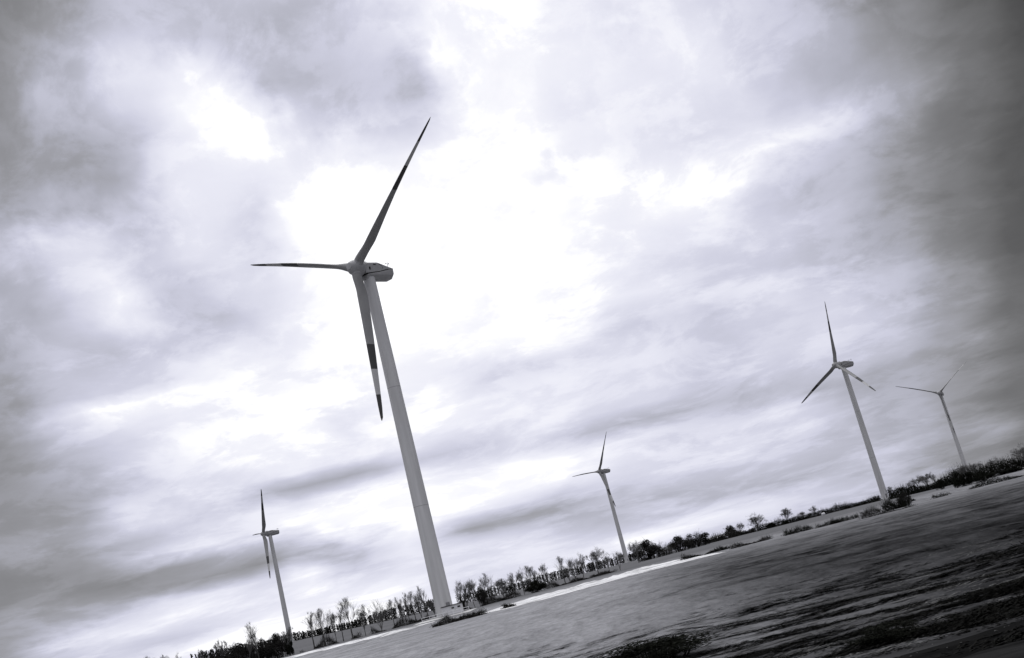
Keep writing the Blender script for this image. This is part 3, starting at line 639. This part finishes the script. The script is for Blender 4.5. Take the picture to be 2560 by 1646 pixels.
    for s_, w_ in ((LN - 1.2, -.8), (LN - .9, .8)):
        f = Mesh(); zr = 1.1
        f.tube([P(s_, w_, zr - .3), P(s_ + .12, w_, zr + 1.6)], [.07, .05], 6)
        f.tube([P(s_ - .45, w_, zr + 1.0), P(s_ + .5, w_, zr + 1.02)], [.035, .035], 6)
        f.box(P(s_ + .5, w_, zr + 1.12), (.12, .04, .16), Matrix((bx, by, bz)).transposed())
        f.tube([P(s_ - .45, w_, zr + 1.0), P(s_ - .45, w_, zr + 1.2)], [.11, .11], 8)
        f.build('wind_sensor', M['metal'], nac)
    f = Mesh(); f.tube([Vector((0, 0, top - .02)), Vector((0, 0, top + .55))], [1.42, 1.42], 36); yb = f.build('yaw_bearing', M['metal'], nac); auto_smooth(yb)
    # rotor
    f = Mesh(); prof = [(-1.72, 1.62), (-1.66, 1.78), (-1.0, 1.88), (0, 1.90), (.8, 1.80), (1.35, 1.52), (1.75, 1.18), (1.98, .96), (2.02, .92), (2.14, .88), (2.16, .80)]
    f.tube([hub + n * a for a, b in prof], [b for a, b in prof], 40); hb = f.build('hub', M['nacelle'], t); auto_smooth(hb, 28)
    f = Mesh(); f.tube([hub - n * 1.88, hub - n * 1.68], [1.1, 1.1], 30); f.build('hub_gap', M['black'], hb)
    for k in range(3):
        a = ph + k * 2 * math.pi / 3
        d = (u * math.cos(a) + r * math.sin(a)); s = (d * math.cos(cone) + n * math.sin(cone)).normalized()
        md = (r * math.cos(a) - u * math.sin(a))
        horiz = abs(math.sin(a))
        def part(t0, t1, nseg, lift=0.0):
            mm = Mesh(); mm.rings([[hub + p for p in section(t0 + (t1 - t0) * i / nseg, .55 * horiz, L_, s, md, n, 68)] for i in range(nseg + 1)])
            return mm
        b = part(.04, .52, 22).build('blade', M['blade'], t); auto_smooth(b, 50)
        for t0, t1, mt, nm in ((.52, .68, 'dark_band', 'painted_band'), (.68, .84, 'white', 'white_band'), (.84, 1.0, 'dark_band', 'tip_band')):
            o = part(t0, t1, 8).build(nm, M[mt], b); auto_smooth(o, 50)
        f = Mesh(); f.tube([hub + s * 1.5, hub + s * 1.98], [1.16, 1.12], 28); f.tube([hub + s * 2.08, hub + s * 2.2], [1.06, 1.04], 28)
        o = f.build('blade_collar', M['nacelle'], b); auto_smooth(o)
        f = Mesh(); f.tube([hub + s * 1.97, hub + s * 2.09], [.99, .99], 28); f.build('collar_gap', M['black'], b)
    return t
TB = [
    (-29.95, 253.5, -37.0, 52.0, 39.9, 3.7, 9.1, 2.9, 82.0 - .0, 'large near wind turbine left of centre, one blade hanging beside its tower'),
    (-216.2, 844.4, -64.8, 36.4, 38.1, 4.5, 4.1, 3.0, 82.1, 'far wind turbine at the lower left, seen nearly side on with one blade up'),
    (47.1, 995.4, -53.0, 35.5, 38.0, 4.5, 6.1, 2.7, 81.8, 'far wind turbine right of centre beside the dark thickets, one blade across its tower'),
    (182.6, 651.4, -64.0, 8.1, 38.1, 4.9, 6.5, 3.4, 80.4, 'second largest wind turbine at the right, its striped blade crossing in front of the tower'),
    (361.1, 1015.5, -29.4, 56.5, 39.2, 4.8, 5.3, .2, 79.8, 'farthest right wind turbine, its foot hidden behind black thickets'),
]
for i, a in enumerate(TB): turbine(*a, near=(i == 0))

# kiosk, pad and railing at the foot of the near turbine
def foot():
    x, y = -27.6, 247.6; z = terrain(x, y)
    k = tag(empty('transformer_kiosk', (x, y, z), R(4)), 'low white transformer kiosk with dark roof edge at the foot of the big tower', 'kiosk')
    m = Mesh(); m.box((0, 0, 1.0), (2.3, 1.2, .95)); m.build('wall', M['kiosk'], k)
    m = Mesh(); m.box((0, 0, 2.0), (2.42, 1.32, .045)); m.box((0, 0, 2.12), (2.3, 1.2, .06)); m.build('roof', M['roof_dark'], k)
    for dx in (-1.3, .35):
        m = Mesh(); m.box((dx, -1.215, .95), (.42, .02, .8)); d = m.build('door', M['kiosk'], k)
        m = Mesh(); m.box((dx + .3, -1.25, .95), (.03, .02, .1)); m.build('handle', M['black'], d)
    for dx, w in ((.2, .28), (1.55, .3)):
        m = Mesh(); m.box((dx, -1.245, 1.45), (w, .015, .16)); m.build('vent', M['black'], k)
    m = Mesh(); m.box((.0, 0, .02), (2.6, 1.5, .08)); m.build('plinth', M['concrete'], k)
    p = Mesh()
    px, py = -29.0, 245.0
    o = tag(empty('railing', (px - 1, py, terrain(px, py))), 'low pale railing in front of the transformer kiosk', 'railing')
    for hh in (.45, .95):
        m = Mesh(); m.tube([(-4.2, 0, hh), (6.2, 0, hh)], [.05, .05], 6); m.build('rail', M['farm_roof'], o)
    for i in range(7):
        m = Mesh(); m.tube([(-4.2 + i * 10.4 / 6, 0, -.3), (-4.2 + i * 10.4 / 6, 0, 1.0)], [.05, .05], 6); m.build('post', M['farm_roof'], o)
foot()
sheet('gravel_pad', [(-36, 256.5), (-23, 256.5)], [(-36, 240.5), (-23, 240.5)], .045, M['concrete'], 'pale gravel pad around the foot of the big tower', 'gravel pad', .4, 51, 40, 10)

# ---------------------------------------------------------------- trees
rnd = random.Random(7)
def seg(m, a, b, ra, rb, n):
    d = (b - a)
    if d.length < 1e-5: return
    d.normalize()
    u = d.cross(Vector((.31, .5, .81))).normalized(); w = d.cross(u)
    vs = []
    for p, q in ((a, ra), (b, rb)):
        for i in range(n):
            c, s = math.cos(2 * math.pi * i / n), math.sin(2 * math.pi * i / n)
            vs.append(tuple(p + (u * c + w * s) * q))
    m.add(vs, [(i, (i + 1) % n, n + (i + 1) % n, n + i) for i in range(n)])
def rot_dir(d, ang, rg):
    ax = d.cross(Vector((rg.gauss(0, 1), rg.gauss(0, 1), rg.gauss(0, 1))))
    if ax.length < 1e-4: return d.copy()
    return Matrix.Rotation(ang, 3, ax.normalized()) @ d
STY = {  # trunk share, limbs, spread, upward pull, length ratio, lean
    'tall': (.30, 3, 24, .24, .66, 0), 'fan': (.22, 4, 36, .10, .70, 0), 'vase': (.06, 4, 20, .10, .74, 0),
    'round': (.20, 6, 34, .12, .68, 0), 'oak': (.20, 6, 40, .07, .70, 0), 'lean': (.26, 3, 34, .10, .72, 22),
}
def grow(m, p, d, ln, r, depth, spread, pull, ratio, rg, leader):
    k = 3 if depth > 2 else 2
    q = p
    nodes = []
    for i in range(k):
        d = (rot_dir(d, R(rg.uniform(2, 11)), rg) + Vector((0, 0, pull * .35))).normalized()
        e = q + d * (ln / k); ra = r * (1 - .35 * i / k); rb = r * (1 - .35 * (i + 1) / k)
        seg(m, q, e, ra, rb, 4 if depth > 2 else 3)
        q = e; nodes.append((q.copy(), d.copy()))
    if depth == 0:
        for j in range(3):
            a_, ad = nodes[rg.randrange(len(nodes))]
            nd = (rot_dir(ad, R(rg.uniform(15, 50)), rg) + Vector((0, 0, pull))).normalized()
            seg(m, a_, a_ + nd * ln * rg.uniform(.9, 1.8), .009, .005, 3)
        return
    kids = 3 if depth > 1 else 4
    for j in range(kids):
        b, bd = nodes[-1] if j < 2 else nodes[rg.randrange(len(nodes))]
        ang = R(spread * rg.uniform(.55, 1.25)) * (.35 if (leader and j == 0) else 1)
        nd = (rot_dir(bd, ang, rg) + Vector((0, 0, pull))).normalized()
        grow(m, b, nd, ln * ratio * rg.uniform(.75, 1.15) * (1.15 if leader and j == 0 else 1), r * (.62 if j else .7), depth - 1, spread, pull, ratio, rg, leader and j == 0)
def tree_proto(style, seed):
    rg = random.Random(seed)
    sh, limbs, spread, pull, ratio, lean = STY[style]
    tr, cr = Mesh(), Mesh()
    d = Vector((-math.sin(R(lean)), 0, math.cos(R(lean))))
    p = Vector((0, 0, -.2)); L0 = 8 * sh; r = .17
    for i in range(3):
        d = rot_dir(d, R(rg.uniform(1, 5)), rg); e = p + d * ((L0 + .2) / 3)
        seg(tr, p, e, r * (1.25 if i == 0 else 1.0 - .06 * i), r * (.94 - .06 * i), 7); p = e
    if style == 'tall':
        q = p; dd = d
        for i in range(7):
            dd = (rot_dir(dd, R(4), rg) + Vector((0, 0, .1))).normalized(); e = q + dd * (8 * (1 - sh) / 7.6)
            seg(tr if i < 2 else cr, q, e, .13 * (1 - i / 7.5), .13 * (1 - (i + 1) / 7.5), 5)
            for j in range(4):
                nd = (rot_dir(dd, R(rg.uniform(25, 50)), rg) + Vector((0, 0, .25))).normalized()
                grow(cr, q + (e - q) * rg.random(), nd, 1.75 * (1 - i / 9.5) * rg.uniform(.6, 1.25), .040 * (1 - i / 10), 2, spread, pull, .68, rg, False)
            q = e
    else:
        for j in range(limbs):
            az = 2 * math.pi * (j + rg.random() * .6) / limbs
            tilt_ = R(spread * rg.uniform(.5, 1.05))
            nd = (Vector((math.cos(az) * math.sin(tilt_), math.sin(az) * math.sin(tilt_), math.cos(tilt_))) + d * .5).normalized()
            grow(cr, p, nd, 2.3 * rg.uniform(.8, 1.15), .10, 5 if style != 'vase' else 4, spread * .9, pull, ratio, rg, False)
    # normalise: crown height 1, width 1
    zt = max(v[2] for v in cr.v); xs = sorted(v[0] for v in cr.v); ys = sorted(v[1] for v in cr.v)
    w = max(xs[int(len(xs) * .985)] - xs[int(len(xs) * .015)], ys[int(len(ys) * .985)] - ys[int(len(ys) * .015)])
    return tr.mesh('trunk', M['bark']), cr.mesh('crown', M['twig']), zt, w
PROTO = {}
for st in STY: PROTO[st] = [tree_proto(st, 11 + 7 * k + len(st)) for k in range(3 if st in ('tall', 'fan', 'round') else 2)]
def group_of(y, x):
    return 'bare trees in the row along the bank' if y < 310 else ('bare trees on the skyline')
for i, (x, y, h, st, w, lab) in enumerate(TREES):
    tm, cm, zt, pw = PROTO[st][i % len(PROTO[st])]
    t = empty('tree', (x, y, terrain(x, y) - .05), 0 if st == 'lean' else rnd.uniform(-3.1, 3.1))
    h *= (1.12 if y < 310 else 1.05) * rnd.uniform(.94, 1.08)
    k = h / zt
    kx = min(max(w * rnd.uniform(1.0, 1.35) / pw, .42 * k), 1.5 * k)
    t.scale = (kx, kx, k)
    tag(t, lab, 'tree', group_of(y, x))
    for nm, me in (('trunk', tm), ('crown', cm)):
        o = bpy.data.objects.new(nm, me); COL.objects.link(o); o.parent = t

# ---------------------------------------------------------------- bushes and scrub
def leaves(m, c, size, rg, upd=0.0):
    a = Vector((rg.gauss(0, 1), rg.gauss(0, 1), rg.gauss(0, 1))).normalized()
    b = a.cross(Vector((rg.gauss(0, 1), rg.gauss(0, 1), rg.gauss(0, 1) + upd))).normalized()
    s1, s2 = size * rg.uniform(.6, 1.3), size * rg.uniform(.4, .8)
    c = Vector(c)
    m.add([tuple(c - a * s1), tuple(c + b * s2), tuple(c + a * s1), tuple(c - b * s2)], [(0, 1, 2, 3)])
def bush_proto(kind, seed):
    """unit bush: width 1 (x, y from -.5 to .5), height 1"""
    rg = random.Random(seed); fo, stm = Mesh(), Mesh()
    nl = {'dense': 6000, 'mixed': 4200, 'twig': 0, 'bram': 5000}[kind]
    size = {'dense': .028, 'mixed': .026, 'twig': .02, 'bram': .022}[kind]
    cl = []
    for i in range(26):
        a = rg.uniform(0, 2 * math.pi); rr = math.sqrt(rg.random()) * .40
        cl.append((math.cos(a) * rr, math.sin(a) * rr, rg.uniform(.12, .92 - rr * .9), rg.uniform(.10, .2)))
    for i in range(nl):
        cx, cy, cz, cr_ = cl[rg.randrange(len(cl))]
        d = Vector((rg.gauss(0, 1), rg.gauss(0, 1), rg.gauss(0, 1))).normalized() * cr_ * rg.random() ** .35
        p = (cx + d.x, cy + d.y, max(0, cz + d.z * 1.15))
        leaves(fo, p, size, rg)
    if kind in ('mixed', 'twig', 'bram'):
        for i in range({'mixed': 70, 'twig': 150, 'bram': 90}[kind]):
            a = rg.uniform(0, 2 * math.pi); rr = math.sqrt(rg.random()) * .34
            p = Vector((math.cos(a) * rr, math.sin(a) * rr, 0)); q = Vector((p.x * 1.35, p.y * 1.35, rg.uniform(.6, 1.02) * (1 - rr)))
            seg(fo, p, q, .006, .002, 3)
            for j in range(9):
                b = p.lerp(q, rg.uniform(.3, 1)); e = b + Vector((rg.gauss(0, .07), rg.gauss(0, .07), rg.uniform(.0, .13)))
                seg(fo, b, e, .0025, .001, 3)
                for l in range(2):
                    g = b.lerp(e, rg.uniform(.3, 1)); seg(fo, g, g + Vector((rg.gauss(0, .04), rg.gauss(0, .04), rg.uniform(0, .06))), .0014, .0008, 3)
    for i in range(7):
        a = rg.uniform(0, 6.3); seg(stm, Vector((math.cos(a) * .05, math.sin(a) * .05, -.05)), Vector((math.cos(a) * .22, math.sin(a) * .22, .45)), .014, .006, 4)
    mt = {'dense': 'leaf', 'mixed': 'scrub', 'twig': 'brown', 'bram': 'leaf'}[kind]
    return fo.mesh('foliage', M[mt]), stm.mesh('stem', M['bark'])
BP = {k: [bush_proto(k, 3 + i * 5) for i in range(2)] for k in ('dense', 'mixed', 'twig', 'bram')}
for i, (x, y, h, w, kind, lab) in enumerate(BUSHES):
    h = max(h, .45)
    if kind == 'mixed': h *= 1.25; w *= 1.15
    t = empty('bush', (x, y, terrain(x, y) - .03), rnd.uniform(-3, 3)); t.scale = (w, w, h)
    tag(t, lab, 'bush', 'bushes along the bank and skyline' if kind != 'bram' else 'black brambles in the near grass')
    fm, sm_ = BP[kind][i % 2]
    for nm, me in (('foliage', fm), ('stem', sm_)):
        o = bpy.data.objects.new(nm, me); COL.objects.link(o); o.parent = t
def hedge(P, lab, seed):
    """ragged scrub following a line of (x, y, height), thinning out towards both ends"""
    rg = random.Random(seed); m = Mesh()
    segs = [(Vector(P[i]), Vector(P[i + 1])) for i in range(len(P) - 1)]
    lens = [(b.xy - a.xy).length for a, b in segs]; tot = sum(lens)
    hm = max(p[2] for p in P); near = P[0][1] < 350
    under = 'undergrowth' in lab
    size = .07 + .05 * hm + (0 if near else .12)
    run = 0.0
    for (a, b), ln in zip(segs, lens):
        for k in range(int(ln * hm * (260 if near else 120) / max(.25, size * 6)) + 10):
            t = rg.random(); s = (run + ln * t) / tot
            x = a.x + (b.x - a.x) * t; y = a.y + (b.y - a.y) * t; h = a.z + (b.z - a.z) * t
            end = smooth(0, .14, s) * smooth(0, .14, 1 - s) if near else 1
            nz = noise.fractal(Vector((x * (.22 if near else .09), seed, 0)), .9, 2.2, 5)
            if under: nz = nz * 1.6 - .25
            h *= (.85 + 1.1 * nz) if near else max(.6, .98 + .6 * nz) * (.15 + .85 * end)
            if h < .06: continue
            if rg.random() > .25 + .9 * end + nz * .5: continue
            dy = rg.gauss(0, .5 * max(.7, h)); q = rg.random() ** .9
            z = h * q * max(.1, 1 - (abs(dy) / (1.5 * max(.7, h))) ** 2)
            leaves(m, (x + rg.gauss(0, .25), y + dy, terrain(x, y) + z), size * (1 - .5 * q), rg, .6)
            if rg.random() < .05:       # bare stems standing out of the top
                p = Vector((x, y + dy, terrain(x, y) + h * .4)); e = p + Vector((rg.gauss(0, .3), 0, h * rg.uniform(.6, 1.1)))
                seg(m, p, e, .03 + .01 * hm, .012, 3)
        run += ln
    o = m.build('hedge', M['scrub' if under or 'ragged' in lab or 'low' in lab else 'leaf'])
    tag(o, lab, 'hedge', 'scrub rows and hedges along the ditch and skyline')
for i, (P, lab) in enumerate(HEDGES): hedge(P, lab, 60 + i)

def woods():
    rg = random.Random(5); m = Mesh()
    for W in WOODS:
        for i in range(len(W) - 1):
            a, b = Vector(W[i]), Vector(W[i + 1]); ln = (b.xy - a.xy).length
            for k in range(int(ln * 3.6)):
                t = rg.random(); x = a.x + (b.x - a.x) * t; y = a.y + rg.uniform(-4, 24)
                h = (a.z + (b.z - a.z) * t) * (rg.uniform(1.1, 1.35) + .2 * noise.noise(Vector((x * .07, 1, 1)))) * (1 + .10 * (rg.random() > .9))
                z0 = terrain(x, y) - .3; w = h * rg.uniform(.10, .2)
                seg(m, Vector((x, y, z0)), Vector((x, y, z0 + h)), .16, .04, 3)
                for j in range(20):
                    q = rg.random() ** .8; rr = w * (1 - q) + .25
                    leaves(m, (x + rg.uniform(-rr, rr), y + rg.uniform(-rr, rr), z0 + h * q), .62, rg, 1.5)
    o = m.build('woodland', M['wood'])
    tag(o, 'dark distant woodland along the horizon behind the bare trees', 'woodland', kind='stuff')
woods()

# ---------------------------------------------------------------- farm buildings on the skyline
def farm(x, y, w, d, h, rz, lab):
    t = tag(empty('farm_building', (x, y, terrain(x, y)), rz), lab, 'building', 'farm buildings on the skyline')
    m = Mesh(); rh = h * .45
    m.add([(-w, -d, 0), (w, -d, 0), (w, d, 0), (-w, d, 0), (-w, -d, h), (w, -d, h), (w, d, h), (-w, d, h), (-w, 0, h + rh), (w, 0, h + rh)],
          [(0, 1, 5, 4), (2, 3, 7, 6), (0, 4, 8, 7, 3), (1, 2, 6, 9, 5)])
    m.build('wall', M['farm_wall'], t)
    r_ = Mesh(); e = .3
    for s in (-1, 1):
        r_.add([(-w - e, s * (d + e), h - .12), (w + e, s * (d + e), h - .12), (w + e, 0, h + rh + .08), (-w - e, 0, h + rh + .08),
                (-w - e, s * (d + e), h - .02), (w + e, s * (d + e), h - .02), (w + e, 0, h + rh + .2), (-w - e, 0, h + rh + .2)],
               [(0, 1, 2, 3), (4, 5, 6, 7), (0, 1, 5, 4), (1, 2, 6, 5), (3, 0, 4, 7)])
    r_.build('roof', M['farm_roof'], t)
    dd = Mesh(); dd.box((w * .3, -d - .04, h * .35), (w * .14, .05, h * .35)); dd.build('door', M['black'], t)
farm(81.8, 645, 5.2, 4, 1.9, R(8), 'long low farm building with pale roof, left of the smaller pale roof')
farm(94.2, 643, 3.2, 3, 1.5, R(-12), 'small farm building with pale roof just left of the large oak')
def bale():
    t = tag(empty('wrapped_bale', (122.3, 546, terrain(122.3, 546)), R(20)), 'tiny white wrapped bale at the field edge below the skyline hedge', 'bale')
    m = Mesh(); m.tube([(-.8, 0, .55), (-.74, 0, .55), (.74, 0, .55), (.8, 0, .55)], [.5, .6, .6, .5], 20); o = m.build('wrap', M['farm_roof'], t); auto_smooth(o, 50)
bale()

# ---------------------------------------------------------------- rough grass (uncountable)
M['grass_dark'] = mat('dark heather and rush', (.014, .014, .013), .95, 0.0, .5, .7)
M['grass_pale'] = mat('dry pale grass', (.13, .13, .128), .95, 0.0, .4, .7)
def rough_grass():
    rg = random.Random(3)
    dk, pl = Mesh(), Mesh()
    n = 0
    while n < 7000:
        y = 20.6 + (rg.random() ** 1.6) * 40
        x = rg.uniform(-.12 * y - 4, .40 * y + 4)
        v = noise.fractal(Vector((x * .16, y * .62, 3)), .8, 2.1, 5)
        vignette = (1 - smooth(26, 105, y)) * (.35 + .65 * smooth(-8, 14, x))  # dark tussocks thickened near and right to carry the vignette darkening
        if y < 23.8 and rg.random() < .55: continue
        isd = v > .34 - .42 * vignette
        if (not isd and rg.random() < .8) or rg.random() < smooth(26, 62, y): continue
        n += 1
        z0 = terrain(x, y) + relief(x, y) - .02
        hh = (rg.uniform(.06, .18) if isd else rg.uniform(.03, .10)) * (1 - .6 * smooth(45, 84, y)) * (1 + .6 * noise.noise(Vector((x * .7, y, 2))))
        m = dk if isd else pl
        for k in range(9):
            sx = rg.choice((-1, 1)) * rg.uniform(.12, .5) * (1 + y * .012)
            bx_, by_ = x + rg.uniform(-.5, .5), y + rg.uniform(-.18, .18)
            hz = hh * rg.uniform(.15, .6); w = rg.uniform(.02, .05)
            m.add([(bx_, by_ - w, z0), (bx_ + sx * .5, by_ - w, z0 + hz), (bx_ + sx, by_ + rg.uniform(-.08, .08), z0 + hz * .4), (bx_ + sx * .5, by_ + w, z0 + hz * .9), (bx_, by_ + w, z0)],
                  [(0, 1, 2, 3, 4)])
    tag(dk.build('rough_grass', M['grass_dark']), 'dark rush and heather tussocks in streaks over the near field', 'grass', kind='stuff')
    tag(pl.build('dry_grass', M['grass_pale']), 'pale dry grass blades over the near field', 'grass', kind='stuff')
rough_grass()
